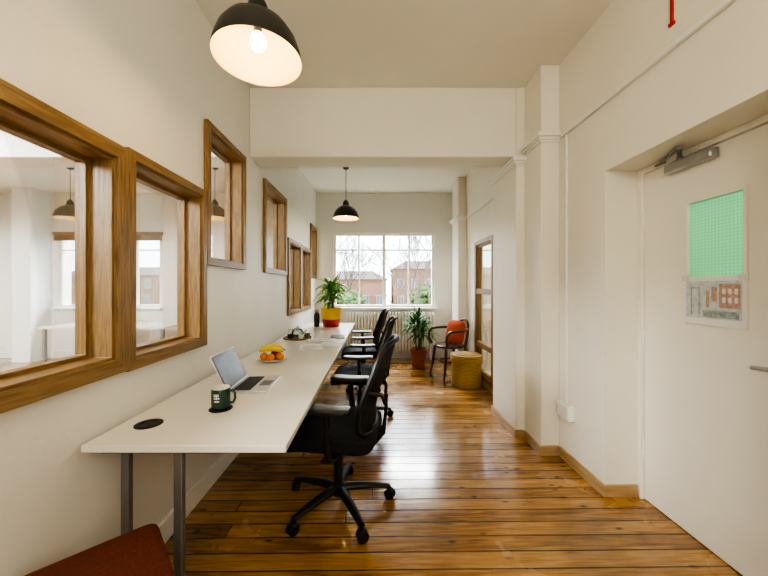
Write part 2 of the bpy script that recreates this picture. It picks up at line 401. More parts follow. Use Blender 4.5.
b.box(1.215-T, 1.215, 2.755-T, 3.30+T, 0, H); b.box(1.215, 1.285-T, 2.755-T, 2.755, 0, H); b.box(1.215, XR-T, 3.30, 3.30+T, 0, H)
b.box(1.285-T, 1.285, 2.476-T, 2.755-T, 0, H); b.box(1.285, XR-T, 2.476-T, 2.476, 0, H)
b.box(XR-T, XR, DY1-T, 2.476-T, 0, H); b.box(XR, 1.625, DY1-T, DY1, 0, H)
struct('baseboard_right', b, M['skirt'], 'pale pine skirting stepping round the right wall and pilasters', 'baseboard', bevel=.002)
struct('baseboard_left', MB().box(XL, XL+.018, YB, YF, 0, .12), M['white'], 'white skirting along the left wall', 'baseboard', bevel=.003)
struct('baseboard_far', MB().box(XL+.018, XR, YF-.018, YF, 0, .12), M['white'], 'white skirting below the far window', 'baseboard', bevel=.003)
struct('baseboard_side_room', MB().box(-7.1, -1.2, YF-.018, YF, 0, .14), M['white'], 'white skirting in the neighbouring room', 'baseboard', bevel=.003)

def ext_window(n, W, label):
    x0, x1, z0, z1 = W
    root = thing(f'window_{n}', label, 'window', ((x0+x1)/2, YF+.1, z0), kind='structure')
    off = root.location; y0, y1 = YF+.03, YF+.09
    f = MB(); t = .045
    f.box(x0, x0+t, y0, y1, z0, z1).box(x1-t, x1, y0, y1, z0, z1).box(x0+t, x1-t, y0, y1, z0, z0+t).box(x0+t, x1-t, y0, y1, z1-t, z1)
    f.build('window_frame', M['white'], root, off=off, bevel=.003, smooth=False)
    w = x1-x0
    for q, tt in ((.25,.03), (.5,.055), (.75,.03)):
        MB().box(x0+w*q-tt/2, x0+w*q+tt/2, y0+.003, y1-.003, z0+t, z1-t).build('mullion', M['white'], root, off=off, bevel=.002, smooth=False)
    for a, c in ((0,.25), (.25,.5), (.5,.75), (.75,1)):
        MB().box(x0+w*a+(t if a == 0 else .029), x0+w*c-(t if c == 1 else .029), y0+.006, y1-.006, z1-.32, z1-.297).build('transom', M['white'], root, off=off, smooth=False)
    MB().box(x0+t, x1-t, y0+.024, y0+.028, z0+t, z1-t).build('pane', M['glass'], root, off=off, smooth=False)
    MB().box(x0-.05, x1+.05, YF-.11, YF-.0005, z0-.035, z0-.001).build('sill', M['white'], root, off=off, bevel=.005)
ext_window(9, FW, 'wide white framed window at the far end of the room')
ext_window(10, AW, 'white framed window of the neighbouring room seen through the left wall')
bl = thing('window_blind', 'brown wooden blind pulled up at the top of the neighbouring room window', 'blind', (-4.86, YF-.04, 2.14))
MB().box(-5.85, -3.87, YF-.07, YF-.01, 2.24, 2.30).build('headrail', M['bamboo'], bl, off=bl.location, bevel=.004)
s_ = MB()
for k in range(6): s_.box(-5.83, -3.89, YF-.065, YF-.015, 2.145+k*.016, 2.155+k*.016)
s_.build('slats', M['bamboo'], bl, off=bl.location)

# ------------------------------------------------------------------ door
dr = thing('door_1', 'cream door with green obscured glass panel in the deep right recess', 'door', (1.655, DY1-.03, 0), kind='structure')
DO = dr.location
f = MB(); f.box(1.63, 1.70, DY1-.03, DY1, 0, DZ).box(1.63, 1.70, DY0, DY0+.03, 0, DZ).box(1.63, 1.70, DY0+.03, DY1-.03, DZ-.03, DZ)
f.build('door_frame', M['door'], dr, off=DO, bevel=.003, smooth=False)
gy0, gy1, gz0, gz1 = 1.425, 1.69, 1.12, 1.74
X0, X1 = 1.65, 1.69
l_ = MB(); a, c = DY0+.033, DY1-.033
l_.box(X0, X1, gy1, c, .006, DZ-.033).box(X0, X1, a, gy0, .006, DZ-.033).box(X0, X1, gy0, gy1, .006, gz0).box(X0, X1, gy0, gy1, gz1, DZ-.033)
lf = l_.build('door_leaf', M['door'], dr, off=DO, smooth=False)
bd = MB(); w = .012
bd.box(X0-.006, X0+.012, gy0-w, gy0+.004, gz0-w, gz1+w).box(X0-.006, X0+.012, gy1-.004, gy1+w, gz0-w, gz1+w).box(X0-.006, X0+.012, gy0+.004, gy1-.004, gz0-w, gz0+.004).box(X0-.006, X0+.012, gy0+.004, gy1-.004, gz1-.004, gz1+w)
bd.build('glazing_bead', M['door'], dr, off=DO, bevel=.002, smooth=False)
MB().box(X0+.014, X0+.02, gy0, gy1, gz0, gz1).build('glass_panel', M['green'], dr, off=DO, smooth=False)
for z in (.32, 1.0, 1.72):
    hg = MB(); hg.tube([(X0-.004, DY1-.031, z-.045), (X0-.004, DY1-.031, z+.045)], .0055).box(X0-.002, X0, DY1-.05, DY1-.031, z-.04, z+.04)
    hg.build('hinge', M['white'], dr, off=DO)
hd = MB(); hd.box(X0-.006, X0, 1.20, 1.245, .87, 1.03); hd.tube([(X0-.004,1.222,.965),(X0-.05,1.222,.965)], .011)
hd.build('handle_plate', M['steel'], dr, off=DO, bevel=.002)
MB().tube([(X0-.048,1.215,.965),(X0-.052,1.25,.966),(X0-.052,1.31,.962),(X0-.050,1.36,.958)], [.012,.012,.010,.009], 12).build('lever_handle', M['steel'], dr, off=DO)
cl = MB().box(X0-.048, X0-.001, 1.53, 1.78, 1.922, 1.974).build('door_closer', M['steel'], dr, off=DO, bevel=.008)
u = .018
ar = MB(); ar.tube([(X0-.03,1.70,1.955+u),(X0-.03,1.70,1.975+u)], .014); ar.tube([(X0-.03,1.70,1.972+u),(X0-.13,1.60,1.978+u)], .010, flat=.6)
ar.tube([(X0-.13,1.60,1.984+u),(X0-.025,1.82,1.984+u)], .010, flat=.6); ar.box(X0-.035, X0-.021, 1.79, 1.85, 1.974+u, 1.985+u)
ar.build('closer_arm', M['grey'], cl, off=DO)
nt_ = thing('notice', 'pale notice with a faint picture taped below the green door glass', 'notice', (X0-.008, 1.555, 1.12))
no = nt_.location
MB().box(X0-.009, X0-.007, 1.415, 1.70, 1.115, 1.352).build('sheet', M['paper'], nt_, off=no, smooth=False)
MB().box(X0-.0102, X0-.009, 1.43, 1.685, 1.145, 1.33).build('picture', M['picblue'], nt_, off=no, smooth=False)
q = MB(); q.box(X0-.0108, X0-.0102, 1.435, 1.525, 1.20, 1.315); q.box(X0-.0108, X0-.0102, 1.535, 1.56, 1.23, 1.30); q.box(X0-.0108, X0-.0102, 1.57, 1.585, 1.20, 1.285)
q.build('printed_house', M['picbrown'], nt_, off=no, smooth=False)
q = MB(); q.box(X0-.0108, X0-.0102, 1.615, 1.622, 1.16, 1.30); q.box(X0-.0108, X0-.0102, 1.655, 1.662, 1.16, 1.30); q.box(X0-.0108, X0-.0102, 1.622, 1.655, 1.292, 1.30); q.box(X0-.0108, X0-.0102, 1.44, 1.60, 1.152, 1.185)
q.build('printed_railing', M['picdark'], nt_, off=no, smooth=False)
q = MB()
for k in range(3):
    for j in range(2): q.box(X0-.0114, X0-.0108, 1.445+k*.026, 1.458+k*.026, 1.225+j*.042, 1.25+j*.042)
q.build('printed_windows', M['paper'], nt_, off=no, smooth=False)
for yy in (1.425, 1.69): MB().box(X0-.0112, X0-.009, yy-.02, yy+.02, 1.332, 1.362).build('tape', M['tape'], nt_, off=no, smooth=False)

tag(MB().box(XR-.014, XR, 2.372, 2.388, .44, 2.43).build('cable_trunking', M['white'], off=(XR,2.38,.44), loc=(XR,2.38,.44), bevel=.002), 'thin white vertical cable trunking running down the right wall', 'trunking')
sb = thing('socket_box', 'small white surface mounted box at the foot of the cable trunking', 'socket', (XR, 2.365, .33))
MB().box(XR-.045, XR, 2.29, 2.44, .33, .44).build('box_body', M['white'], sb, off=sb.location, bevel=.006)
MB().box(XR-.050, XR-.045, 2.305, 2.425, .345, .425).build('cover', M['cream'], sb, off=sb.location, bevel=.002)
rt = MB().box(XR-.010, XR, 1.530, 1.542, 2.56, 2.74); rt.box(XR-.012, XR, 1.522, 1.55, 2.555, 2.57)
tag(rt.build('wall_bracket', M['redtag'], off=(XR,1.535,2.56), loc=(XR,1.535,2.56), bevel=.001), 'thin red strip high on the right wall above the picture rail', 'bracket')

# ------------------------------------------------------------------ desk
dk = thing('desk', 'very long white topped desk with grey metal legs along the left wall', 'desk', (-.70, 3.1, 0))
DX0, DX1, DA, DB, DT = -1.058, -.32, 1.15, 5.08, .73
MB().box(DX0, DX1, DA, DB, DT-.027, DT).build('desktop', M['desk'], dk, off=dk.location, bevel=.003)
for y in (1.22, 3.1, 4.95):
    for x in (-1.0, -.745):
        yy = y+.07 if x < -.9 and y < 2 else y
        MB().box(x-.016, x+.016, yy-.013, yy+.013, 0, DT-.055).build('leg', M['grey'], dk, off=dk.location, bevel=.003)
    MB().box(-1.03, -.55, y-.02, y+.09 if y < 2 else y+.02, DT-.055, DT-.027).build('crossbar', M['grey'], dk, off=dk.location, bevel=.003)
MB().box(-.90, -.86, 1.32, 4.93, DT-.055, DT-.028).build('long_rail', M['grey'], dk, off=dk.location, bevel=.003)
for (x, y) in ((-.94, 1.33), (-.94, 3.05)):
    g = MB().lathe([(.052,0),(.052,.003),(.046,.005),(.034,.0045),(.032,.001),(.0,.001)], (x,y,DT), 32)
    g.box(x-.012, x+.012, y-.034, y-.012, DT+.001, DT+.0045)
    g.build('cable_grommet', M['blackp'], dk, off=dk.location)

# ------------------------------------------------------------------ office chair
def office_chair(label, group):
    r = thing('office_chair', label, 'chair', group=group)
    b = MB(); b.lathe([(.0,.07),(.036,.07),(.042,.09),(.040,.125),(.030,.135),(0,.135)], seg=20)
    ang = [rad(20+72*k) for k in range(5)]
    for a in ang:
        c, s = math.cos(a), math.sin(a)
        b.tube([(.02*c,.02*s,.107),(.10*c,.10*s,.108),(.22*c,.22*s,.094),(.315*c,.315*s,.078)], [.028,.028,.023,.016], 10, flat=.75)
    b.build('star_base', M['blackp'], r)
    for i, a in enumerate(ang):
        c, s = math.cos(a), math.sin(a); t = a + .9 + i*1.3
        ct, st = math.cos(t), math.sin(t); P = Vector((.315*c, .315*s, 0))
        w = MB()
        for sg in (-1, 1):
            ctr = P + Vector((ct*.013*sg, st*.013*sg, .031))
            R = Vector((0,0,1)).rotation_difference(Vector((ct,st,0))).to_matrix()
            w.lathe([(0,-.009),(.024,-.009),(.031,-.006),(.031,.006),(.024,.009),(0,.009)], ctr, 20, R=R)
        w.tube([P+Vector((0,0,.03)), P+Vector((0,0,.076))], .008)
        w.superq(P+Vector((0,0,.052)), (.022,.022,.014), .8, .8, 14, 8)
        w.build('caster', M['blackp'], r)
    g = MB(); g.tube([(0,0,.13),(0,0,.30)], .026, 16); g.tube([(0,0,.30),(0,0,.385)], .015, 16)
    g.build('gas_lift', M['blackp'], r)
    m = MB(); m.superq((.02,0,.388), (.13,.085,.030), .4, .4, 24, 10); m.tube([(-.02,-.08,.39),(-.02,-.20,.385),(-.02,-.235,.382)], [.006,.006,.011])
    m.build('tilt_mechanism', M['blackp'], r)
    def fs(p):
        x, y, z = p
        if x < -.10: z -= ((-.10-x)/.15)**2*.035
        if z > 0: z += .012*(abs(y)/.24)**2 
        return (x, y, z)
    MB().superq((-.012,0,.457), (.255,.250,.046), .45, .32, 48, 16, f=fs).build('seat', M['black'], r)
    MB().box(-.17,.17,-.18,.18,.400,.424).build('seat_pan', M['blackp'], r, bevel=.005)
    def P(u, v, dx=0):
        hw = .240 - .04*v + .02*math.sin(PI*v)
        z = .50 + .50*v
        x = .225 + .125*v**1.15 - .022*math.sin(PI*min(1, v*1.6)) - .060*(abs(u)**2) + dx
        return Vector((x, u*hw, z))
    N = 48
    per = [(sp(math.cos(2*PI*k/N), .4), .5+.5*sp(math.sin(2*PI*k/N), .4)) for k in range(N)]
    MB().tube([P(u, v) for u, v in per], .0155, 8, closed=True).build('back_frame', M['blackp'], r)
    p = MB(); nr = 7; rings = [[p.bm.verts.new(P(u*(j/nr), .5+(v-.5)*(j/nr), -.004)) for u, v in per] for j in range(1, nr+1)]; c0 = p.bm.verts.new(P(0,.5,-.004))
    for k in range(N):
        p.face([c0, rings[0][k], rings[0][(k+1)%N]])
        for j in range(nr-1): p.face([rings[j][k], rings[j+1][k], rings[j+1][(k+1)%N], rings[j][(k+1)%N]])
    p.build('back_mesh', M['mesh'], r, solid=.004)
    sN = MB(); sN.tube([(.12,0,.39),(.22,0,.395),(.27,0,.45),(.285,0,.58),(.29,0,.68)], [.026,.024,.018,.015,.012], 12, flat=.7)
    sN.tube([(.28,0,.62),(.275,.10,.70),P(.93,.5)], [.011,.010,.009]); sN.tube([(.28,0,.62),(.275,-.10,.70),P(-.93,.5)], [.011,.010,.009])
    sN.build('back_support', M['blackp'], r)
    for s in (-1, 1):
        a = MB(); a.tube([(.03,.12*s,.395),(.03,.22*s,.392),(.028,.275*s,.41),(.02,.285*s,.47),(.015,.285*s,.56)], [.022,.022,.020,.020,.019], 12, flat=.8)
        a.tube([(.015,.285*s,.55),(.012,.285*s,.662)], .014, 12)
        ao = a.build('armrest', M['blackp'], r)
        MB().superq((.004,.285*s,.673), (.135,.052,.014), .5, .4, 32, 10, f=lambda p: (p[0], p[1], p[2]+.006*(p[0]/.12)**2)).build('arm_pad', M['padm'], ao)
    return r
G = 'black office chairs drawn up to the long desk'
c1 = office_chair('nearest black office chair, facing the laptop', G); c1.location = (-.218, 1.91, 0); c1.rotation_euler.z = rad(-9)
c2 = copy_tree(c1); c2['label'] = 'middle black office chair, directly behind the nearest one'; c2.location = (-.145, 3.12, 0); c2.rotation_euler.z = rad(-2)
c3 = copy_tree(c1); c3['label'] = 'farthest black office chair, nearest to the far window'; c3.location = (-.170, 4.20, 0); c3.rotation_euler.z = rad(4)

# ------------------------------------------------------------------ stool bottom left
st = thing('stool', 'square rust brown upholstered stool beside the near end of the desk', 'stool', (-.80, .905, 0), rad(43))
MB().superq((0,0,.432), (.182,.182,.034), .35, .16, 48, 14).build('seat', M['red'], st)
MB().box(-.165,.165,-.165,.165,.355,.399).build('seat_frame', M['dwood'], st, bevel=.004)
for sx in (-1,1):
    for sy in (-1,1):
        MB().tube([(.14*sx,.14*sy,.356),(.15*sx,.15*sy,0)], [.018,.012], 12).build('leg', M['dwood'], st)

# ------------------------------------------------------------------ laptop
lp = thing('laptop', 'open silver laptop on the desk behind the mug', 'laptop', (-.69, 1.86, DT), rad(2))
MB().box(-.105,.105,-.152,.152,.001,.013).build('base', M['alu'], lp, bevel=.003)
kb = MB()
for i in range(5):
    for j in range(12):
        x = -.082+i*.019; y = -.132+j*.0222
        kb.box(x, x+.016, y, y+.019, .013, .0145)
kb.build('keyboard', M['keys'], lp, smooth=False)
MB().box(.03,.09,-.05,.05,.013,.0134).build('trackpad', M['grey'], lp, smooth=False)
R = Matrix.Rotation(rad(-26), 3, 'Y'); hc = (-.105,0,.012)
ld = MB().box(-.109,-.103,-.152,.152,.012,.215, rot=R, c=hc).build('lid', M['alu'], lp, bevel=.002)
MB().box(-.103,-.1022,-.148,.148,.018,.211, rot=R, c=hc).build('bezel', M['keys'], ld, smooth=False)
MB().box(-.1022,-.1016,-.140,.140,.026,.203, rot=R, c=hc).build('display', M['screen'], ld, smooth=False)

cs = tag(MB().lathe([(0,0),(.050,0),(.052,.002),(.050,.006),(0,.006)], seg=32).build('coaster', M['blackp'], loc=(-.72,1.495,DT+.0005)), 'round black coaster under the mug', 'coaster')
mg = thing('mug', 'dark green mug with white print standing on the coaster', 'mug', (-.72, 1.495, DT+.007)); mg.scale = (.92,.92,.95)
MB().lathe([(0,0),(.038,0),(.043,.005),(.045,.02),(.045,.098),(.0435,.101),(.041,.098),(.041,.012),(0,.010)], seg=40, mis=[0,0,0,0,1,1,1,1]).build('body', [M['mug'], M['cream']], mg)
MB().tube([(.043,.0,.082),(.060,.003,.084),(.070,.004,.070),(.071,.004,.045),(.062,.003,.026),(.043,0,.024)], .0058, 10).build('handle', M['mug'], mg)
q = MB()
def patch(a0, a1, z0, z1):
    q.grid(lambda u, v: Vector((.0456*math.cos(rad(a0+(a1-a0)*u)), .0456*math.sin(rad(a0+(a1-a0)*u)), z0+(z1-z0)*v)), 4, 1)
for (a0,a1,z0,z1) in ((-108,-96,.054,.060),(-108,-96,.065,.078),(-93,-87,.052,.078),(-84,-73,.054,.062),(-84,-78,.066,.078),(-106,-74,.040,.046)): patch(a0,a1,z0,z1)
q.build('print', M['cream'], mg)

# fruit plate
FX, FY = -.79, 2.46
pl = tag(MB().lathe([(0,0),(.055,0),(.06,.004),(.115,.022),(.120,.027),(.114,.027),(.06,.009),(0,.007)], seg=40).build('plate', M['cream'], loc=(FX,FY,DT+.0006)), 'round cream plate holding the fruit', 'plate')
GF = 'fruit heaped on the plate'
def orange(x, y, z, r, label):
    t = thing('orange', label, 'orange', (FX+x, FY+y, DT+z), group=GF)
    MB().superq((0,0,r*.95), (r,r,r*.95), 1, 1, 24, 14).build('peel', M['orangef'], t)
    MB().lathe([(0,0),(.004,0),(.003,.003),(0,.003)], (0,0,r*1.89), 8).build('stem', M['leaf'], t)
orange(-.056, -.020, .011, .031, 'leftmost orange on the fruit plate')
orange(.006, -.052, .010, .030, 'orange at the front of the fruit plate')
orange(.064, -.010, .012, .030, 'rightmost orange on the fruit plate')
ap = thing('apple', 'dark red apple at the back of the fruit plate', 'apple', (FX+.01, FY+.052, DT+.010), group=GF)
MB().lathe([(0,.006),(.012,.0),(.026,.008),(.036,.03),(.034,.052),(.02,.065),(.008,.062),(0,.055)], seg=24).build('flesh', M['apple'], ap)
MB().tube([(0,0,.056),(.003,0,.075)], .002, 6).build('stem', M['stem'], ap)
for k, (dy, dz, rz, lab) in enumerate(((-.030,.066,.16,'nearer of the two bananas laid over the oranges'),(.024,.072,.06,'farther of the two bananas laid over the oranges'))):
    t = thing('banana', lab, 'banana', (FX-.005, FY+dy, DT+dz), rz, GF)
    pts = []; rs = []
    for i in range(13):
        a = rad(-58+116*i/12); pts.append((.095*math.sin(a), 0, .012+.045*math.cos(a)-.02)); rs.append(.007+.013*math.sin(PI*i/12)**.5 if 0 < i < 12 else .005)
    MB().tube(pts, rs, 10).build('skin', M['banana'], t)
    MB().tube([pts[-1], (pts[-1][0]+.014, 0, pts[-1][2]-.010)], .004, 8).build('stem', M['stem'], t)

GP = 'papers spread on the desk beyond the fruit'
def sheet(x, y, w, d, rz, z, label, m='paper', prt=True):
    t = thing('paper', label, 'paper', (x, y, DT+z), rad(rz), GP)
    MB().box(-w/2,w/2,-d/2,d/2,0,.002).build('page', M[m], t, smooth=False)
    if prt:
        q = MB()
        for k in range(6): q.box(-w*.4, w*(.15+.25*random.random()), -d*.38+k*d*.13, -d*.34+k*d*.13, .002, .0024)
        q.build('print', M['ink'], t, smooth=False)
sheet(-.60, 3.02, .21, .30, 12, .0005, 'loose printed sheet nearest the fruit plate')
sheet(-.43, 3.20, .21, .30, -8, .0030, 'printed sheet at the desk edge beside the middle chair')
sheet(-.56, 3.40, .30, .21, 20, .0055, 'farthest printed sheet, by the tea tray')
bk = thing('notebook', 'closed dark notebook lying among the papers', 'notebook', (-.42, 3.62, DT+.0005), rad(5))
MB().box(-.075,.075,-.11,.11,0,.012).build('pages', M['paper'], bk); MB().box(-.078,.078,-.112,.112,.012,.014).build('cover', M['keys'], bk)
tr = tag(MB().lathe([(0,0),(.15,0),(.155,.006),(.155,.016),(.148,.016),(.146,.007),(0,.007)], seg=40).build('tray', M['matting'], loc=(-.86,3.55,DT+.0006)), 'round brown tray holding the teapot and cups', 'tray')
tp = thing('teapot', 'small glass teapot with a metal lid on the round tray', 'teapot', (-.87,3.60,DT+.0078))
MB().lathe([(0,0),(.05,0),(.066,.02),(.07,.05),(.058,.08),(.038,.095),(.036,.095),(.055,.078),(.066,.05),(.062,.022),(.0,.004)], seg=28).build('body', M['glassware'], tp)
MB().lathe([(0,.095),(.04,.095),(.036,.103),(.012,.110),(.010,.122),(0,.124)], seg=20).build('lid', M['steel'], tp)
MB().tube([(.062,0,.035),(.085,0,.06),(.097,0,.088)], [.014,.010,.007]).build('spout', M['glassware'], tp)
MB().tube([(-.055,0,.082),(-.095,0,.085),(-.10,0,.05),(-.064,0,.03)], .006).build('handle', M['glassware'], tp)
for x, y, m, lab in ((-.92,3.47,'mug','dark cup on the tea tray'),(-.80,3.455,'cream','cream cup on the tea tray'),(-.745,3.53,'matting','brown cup on the tea tray')):
    t = thing('cup', lab, 'cup', (x,y,DT+.0078))
    MB().lathe([(0,0),(.022,0),(.028,.02),(.031,.05),(.029,.05),(.025,.02),(0,.006)], seg=20).build('bowl', M[m], t)
    MB().tube([(0,-.029,.042),(0,-.044,.036),(0,-.041,.018),(0,-.027,.015)], .0035, 8).build('handle', M[m], t)
bt = thing('bottle', 'slim black drinking bottle beside the desk palm', 'bottle', (-.84,4.62,DT))
MB().lathe([(0,0),(.037,0),(.039,.004),(.039,.17),(.025,.20),(.022,.205),(0,.205)], seg=24).build('body', M['blackp'], bt)
MB().lathe([(0,.205),(.026,.205),(.026,.235),(.02,.24),(0,.24)], seg=20).build('cap', M['grey'], bt)

# ------------------------------------------------------------------ plants
def blade(mb, base, az, L, w, up, droop, fold=.25):
    d = Vector((math.cos(az), math.sin(az), 0)); sd = Vector((-d.y, d.x, 0)); n = 9; V = []
    for i in range(n+1):
        t = i/n
        p = Vector(base) + d*(L*t*math.cos(up)*(1-.15*t)) + Vector((0,0,L*(t*math.sin(up) - droop*t*t)))
        ww = w*(math.sin(PI*min(1,(t*.93+.07)))**.65)*(1-.25*t)
        a = p+sd*ww+Vector((0,0,ww*fold)); b_ = p-sd*ww+Vector((0,0,ww*fold))
        V.append([mb.bm.verts.new(a), mb.bm.verts.new(p), mb.bm.verts.new(b_)])
    for i in range(n):
        mb.face([V[i][0],V[i][1],V[i+1][1],V[i+1][0]]); mb.face([V[i][1],V[i][2],V[i+1][2],V[i+1][1]])
p1 = thing('potted_palm', 'bushy lime green palm in a yellow and red pot on the desk', 'plant', (-.63,4.62,DT+.0005))
MB().lathe([(0,0),(.105,0),(.115,.01),(.135,.11),(.145,.24),(.150,.25),(.150,.27),(.138,.27),(.130,.22),(0,.22)], seg=36, mis=[1,1,1,0,0,0,0,0,0]).build('pot', [M['yellow'], M['redglaze']], p1)
MB().lathe([(0,.221),(.128,.221),(.12,.232),(0,.238)], seg=24).build('soil', M['soil'], p1)
lv = MB(); stt = MB()
for i in range(84):
    az = i*2.4; h = .34+.28*(i/84); rr = random.random()
    bx = (.02*math.cos(az), .02*math.sin(az), h)
    blade(lv, bx, az+random.uniform(-.3,.3), .23+.10*rr, .031, rad(55-52*rr), .20+.35*rr)
for k in range(5): stt.tube([(.03*math.cos(k*1.3), .03*math.sin(k*1.3), .22), (.012*math.cos(k*1.3), .012*math.sin(k*1.3), .62)], [.009,.005], 8)
stt.build('stem', M['stem'], p1); lv.build('leaves', M['leafp'], p1, solid=.001)
p2 = thing('potted_dracaena', 'arching leaved dracaena in a terracotta pot on the floor by the radiator', 'plant', (.71,5.22,0))
MB().lathe([(0,0),(.095,0),(.10,.006),(.125,.24),(.14,.245),(.143,.30),(.132,.30),(.12,.26),(0,.26)], seg=36).build('pot', M['terra'], p2)
MB().lathe([(0,.261),(.117,.261),(.11,.272),(0,.278)], seg=24).build('soil', M['soil'], p2)
MB().tube([(0,0,.26),(.01,.01,.42),(-.005,0,.80)], [.016,.013,.010], 10).tube([(.03,-.02,.26),(.06,-.03,.60)], [.011,.008], 8).tube([(-.03,.02,.26),(-.07,.03,.68)], [.011,.008], 8).build('stem', M['stem'], p2)
lv = MB()
for i in range(126):
    az = i*2.4; rr = (i % 42)/42
    base = ((-.005,0,.82-.16*rr), (.06,-.03,.62-.12*rr), (-.07,.03,.70-.12*rr))[i//42]
    blade(lv, base, az, .34+.06*random.random(), .020, rad(70-60*rr), .35+.45*random.random())
lv.build('leaves', M['leaf'], p2, solid=.001)

# ------------------------------------------------------------------ bentwood armchair + cushion
ac = thing('armchair', 'dark bentwood armchair near the far right pilaster', 'chair', (1.09,4.70,0), rad(20))
MB().lathe([(0,.425),(.20,.425),(.212,.432),(.212,.455),(.20,.462),(.18,.456),(0,.452)], seg=36).build('seat', M['dwood'], ac)
for sx, sy in ((-1,1),(-1,-1)): MB().tube([(.15*sx,.15*sy,.43),(.17*sx,.17*sy,.2),(.205*sx,.19*sy,0)], [.021,.019,.015], 10).build('leg', M['dwood'], ac)
for sy in (1,-1): MB().tube([(.235,.17*sy,0),(.19,.155*sy,.25),(.17,.15*sy,.43),(.21,.15*sy,.62),(.245,.12*sy,.745)], [.015,.019,.020,.018,.016], 10).build('leg', M['dwood'], ac)
MB().tube([(.245,.12,.745),(.258,.07,.80),(.262,0,.815),(.258,-.07,.80),(.245,-.12,.745)], .016, 10).build('back_hoop', M['dwood'], ac)
arm = [(-.165,.215,.45),(-.20,.238,.54),(-.195,.248,.62),(-.15,.252,.670),(-.06,.252,.680),(.05,.242,.682),(.13,.215,.685),(.20,.16,.69),(.24,.08,.695)]
MB().tube(arm + [(x,-y,z) for x,y,z in arm[::-1]], .018, 10).build('arm_rail', M['dwood'], ac)
ring = [(.15*math.cos(2*PI*k/24), .15*math.sin(2*PI*k/24), .22) for k in range(24)]
MB().tube(ring, .009, 8, closed=True).build('stretcher', M['dwood'], ac)
cu = MB().superq((0,0,.175), (.058,.17,.175), .5, .4, 36, 24, f=lambda p: (p[0]*(1-.55*max(abs(p[1])/.17, abs(p[2])/.175)**3), p[1], p[2]))
co = tag(cu.build('cushion', M['orange'], loc=(1.09+.07,4.70+.03,.462)), 'square orange red cushion standing on the bentwood armchair', 'cushion'); co.rotation_euler = (0, rad(12), rad(32))

ps = thing('rattan_stool', 'round golden woven drum stool with a lid in front of the glazed panel', 'stool', (1.21,4.24,0))
MB().lathe([(0,0),(.180,0),(.190,.01),(.192,.10),(.190,.31),(0,.31)], seg=48).build('drum', M['rattan'], ps)
MB().lathe([(0,.311),(.205,.311),(.210,.32),(.210,.395),(.202,.412),(.175,.42),(0,.425)], seg=48).build('lid', M['rattan'], ps)

# ------------------------------------------------------------------ radiator
rd = thing('radiator', 'white column radiator under the far window', 'radiator', (.30, 5.74, 0))
q = MB()
x = -.50
while x < 1.05:
    for yy in (5.69, 5.76): q.superq((x, yy, .49), (.021,.026,.36), .35, .9, 12, 12)
    q.superq((x, 5.725, .80), (.023,.06,.035), .7, .7, 12, 8); q.superq((x, 5.725, .17), (.023,.06,.035), .7, .7, 12, 8)
    x += .055
q.build('column_sections', M['white'], rd, off=rd.location)
for x in (-.45, 1.0): MB().box(x-.02,x+.02,5.69,5.76,0,.15).build('foot', M['white'], rd, off=rd.location, bevel=.004)
MB().tube([(1.08,5.725,.17),(1.14,5.725,.17),(1.14,5.725,0)], .011).tube([(1.03,5.725,.17),(1.08,5.725,.17)], .016).build('valve_pipe', M['white'], rd, off=rd.location)

# ------------------------------------------------------------------ pendants
LZ = 2.285
def pendant(label):
    t = thing('pendant_lamp', label, 'lamp', group='dark enamel pendant lamps')
    o_ = [(.195,0),(.1965,.006),(.190,.035),(.172,.085),(.140,.130),(.100,.162),(.060,.182),(.044,.190)]
    i_ = [(.041,.186),(.058,.178),(.098,.158),(.137,.127),(.168,.084),(.186,.035),(.191,.006)]
    MB().lathe([(r_*.95, z_) for r_, z_ in o_+i_], seg=56, mis=[0]*7+[0]+[1]*7, closed=True).build('lamp_shade', [M['shade'], M['shadein']], t)
    MB().lathe([(0,.186),(.046,.186),(.048,.195),(.040,.235),(.032,.25),(.014,.265),(.006,.28),(0,.28)], seg=28).build('cap', M['shade'], t)
    MB().lathe([(0,.115),(.017,.115),(.019,.185),(0,.185)], seg=16).build('bulb_holder', M['shade'], t)
    MB().superq((0,0,.078), (.034,.034,.040), 1, 1, 20, 14).build('bulb', M['bulb'], t)
    MB().tube([(0,0,.28),(0,0,CZ-LZ-.03)], .004, 8).build('cord', M['blackp'], t)
    MB().lathe([(0,CZ-LZ-.035),(.012,CZ-LZ-.035),(.04,CZ-LZ-.02),(.045,CZ-LZ),(0,CZ-LZ)], seg=24).build('ceiling_rose', M['shade'], t)
    return t
def lamp_light(loc, e):
    L = bpy.data.lights.new('bulb_light', 'POINT'); L.energy = e; L.color = (1,.66,.27); L.shadow_soft_size = .03
    o = bpy.data.objects.new('bulb_light', L); COL.objects.link(o); o.location = loc
a = pendant('large dark pendant lamp nearest the camera, over the near end of the desk'); a.location = (-.507, 1.387, LZ)
for loc, lab, e in (((-.417,4.60,LZ),'dark pendant lamp hanging before the far window',2.2),((-4.38,4.60,LZ),'leftmost dark pendant lamp, seen through the largest oak framed window',0),((-2.30,4.60,LZ),'dark pendant lamp seen through the high oak framed window above the fruit',0)):
    c = copy_tree(a); c.location = loc; c['label'] = lab
    if e: lamp_light((loc[0],loc[1],loc[2]+.01), e)
lamp_light((-.507,1.387,LZ+.005), 2.4)

nd = thing('desk', 'plain white desk in the neighbouring room seen through the oak framed window', 'desk', (-3.9,4.9,0))
MB().box(-.9,.9,-.35,.35,.70,.73).build('desktop', M['desk'], nd, bevel=.003)
for sx in (-1,1):
    for sy in (-1,1): MB().box(.85*sx-.02,.85*sx+.02,.3*sy-.02,.3*sy+.02,0,.70).build('leg', M['grey'], nd)

